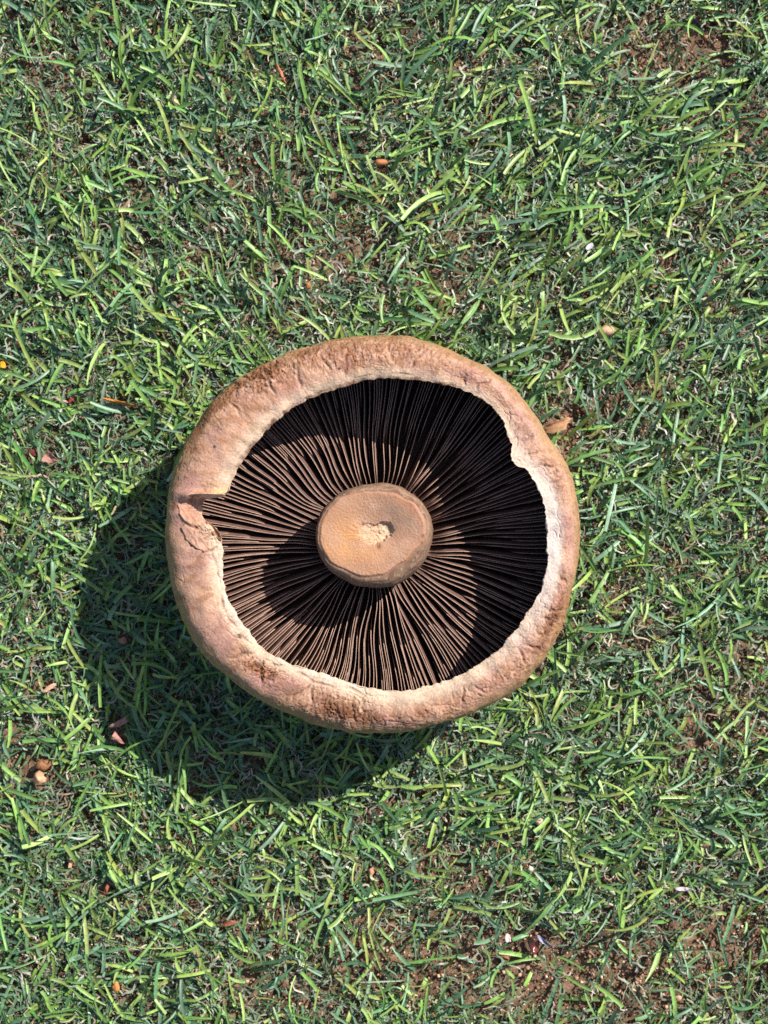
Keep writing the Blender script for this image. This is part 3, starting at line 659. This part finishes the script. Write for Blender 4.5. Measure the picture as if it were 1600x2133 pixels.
# brown infill granules
def crumbs(n, hx, hy):
    x = RNG.uniform(-hx, hx, n); y = RNG.uniform(-hy, hy, n)
    k = RNG.random(n) < 0.3+0.7*bare(x, y); x, y = x[k], y[k]; n = len(x)
    z = RNG.uniform(-.0002, .0020, n)+0.0009*fbm(x*120, y*120, 1.1, 4)
    s = RNG.uniform(.00022, .00062, n)*RNG.choice([1, 1, 1, 1.5], n)
    O = np.array([[1,0,0],[-1,0,0],[0,1,0],[0,-1,0],[0,0,1],[0,0,-1]], float)
    VV = O[None]*s[:, None, None]*RNG.uniform(.6, 1.3, (n, 6, 1))+RNG.normal(0, .18, (n, 6, 3))*s[:, None, None]
    an = RNG.uniform(0, 6.3, n); c, s_ = np.cos(an)[:, None], np.sin(an)[:, None]
    VV = np.stack([VV[..., 0]*c-VV[..., 1]*s_+x[:, None], VV[..., 0]*s_+VV[..., 1]*c+y[:, None], VV[..., 2]+z[:, None]], -1)
    T = np.array([[0,2,4],[2,1,4],[1,3,4],[3,0,4],[2,0,5],[1,2,5],[3,1,5],[0,3,5]])
    FFq = (T[None]+(np.arange(n)*6)[:, None, None]).reshape(-1, 3)
    pal = np.array([lin(160, 128, 102), lin(132, 102, 80), lin(100, 80, 66), lin(190, 156, 128), lin(148, 112, 88), lin(76, 62, 52), lin(206, 176, 148)])
    cc = pal[RNG.integers(0, len(pal), n)]*(1+.15*RNG.normal(size=(n, 1)))
    ok = ~in_dome(VV[..., 0], VV[..., 1], VV[..., 2]).any(1)
    FFq = (T[None]+(np.arange(ok.sum())*6)[:, None, None]).reshape(-1, 3)
    return VV[ok].reshape(-1, 3), FFq, np.repeat(cc[ok], 6, 0)
cv, cf, cco = crumbs(90000, HX, HY)
tag(mesh_np('infill', cv, cf, M_CRUMB, col=cco, smooth=False), 'loose brown granules of infill showing between the turf blades', 'infill', kind='stuff')

# the turf goes on beyond the picture: one tile of blades repeated
TILE = 0.12
(ov, of, oc), (ov2, of2, oc2) = turf(TILE/2, TILE/2, 2200, 5000, False)
V3, F3, C3 = join([(ov, of, oc), (ov2, of2, oc2)])
outer = mesh_np('distant_grass', V3, F3, M_BLADE, col=C3)
tag(outer, 'short green artificial turf continuing outward from the lawn around the mushroom', 'grass', kind='stuff')
ng = bpy.data.node_groups.new('turf_tiles', 'GeometryNodeTree')
ng.interface.new_socket('Geometry', in_out='INPUT', socket_type='NodeSocketGeometry')
ng.interface.new_socket('Geometry', in_out='OUTPUT', socket_type='NodeSocketGeometry')
gi, go = ng.nodes.new('NodeGroupInput'), ng.nodes.new('NodeGroupOutput')
nxt, nyt = 23, 24
gr = ng.nodes.new('GeometryNodeMeshGrid')
gr.inputs['Size X'].default_value = TILE*(nxt-1); gr.inputs['Size Y'].default_value = TILE*(nyt-1)
gr.inputs['Vertices X'].default_value = nxt; gr.inputs['Vertices Y'].default_value = nyt
mp = ng.nodes.new('GeometryNodeMeshToPoints'); ng.links.new(gr.outputs[0], mp.inputs[0])
ps = ng.nodes.new('GeometryNodeInputPosition'); sx_ = ng.nodes.new('ShaderNodeSeparateXYZ'); ng.links.new(ps.outputs[0], sx_.inputs[0])
def mnode(op, a, b):
    m = ng.nodes.new('ShaderNodeMath'); m.operation = op
    for i, v in ((0, a), (1, b)):
        if v is None: continue
        if isinstance(v, float): m.inputs[i].default_value = v
        else: ng.links.new(v, m.inputs[i])
    return m.outputs[0]
ax_ = mnode('LESS_THAN', mnode('ABSOLUTE', sx_.outputs[0], None), HX-.001); ay_ = mnode('LESS_THAN', mnode('ABSOLUTE', sx_.outputs[1], None), HY-.001)
de = ng.nodes.new('GeometryNodeDeleteGeometry'); de.domain = 'POINT'
ng.links.new(mp.outputs[0], de.inputs['Geometry']); ng.links.new(mnode('MULTIPLY', ax_, ay_), de.inputs['Selection'])
ip = ng.nodes.new('GeometryNodeInstanceOnPoints'); ng.links.new(de.outputs[0], ip.inputs['Points']); ng.links.new(gi.outputs[0], ip.inputs['Instance'])
rv = ng.nodes.new('FunctionNodeRandomValue'); rv.data_type = 'INT'; rv.inputs[4].default_value = 0; rv.inputs[5].default_value = 3
rot = ng.nodes.new('ShaderNodeCombineXYZ'); ng.links.new(mnode('MULTIPLY', rv.outputs[2], math.pi/2), rot.inputs[2])
ng.links.new(rot.outputs[0], ip.inputs['Rotation'])
ng.links.new(ip.outputs[0], go.inputs[0])
md = outer.modifiers.new('tiles', 'NODES'); md.node_group = ng
print('tris', sum(len(p.vertices)-2 for o in bpy.data.objects if o.type == 'MESH' for p in o.data.polygons))
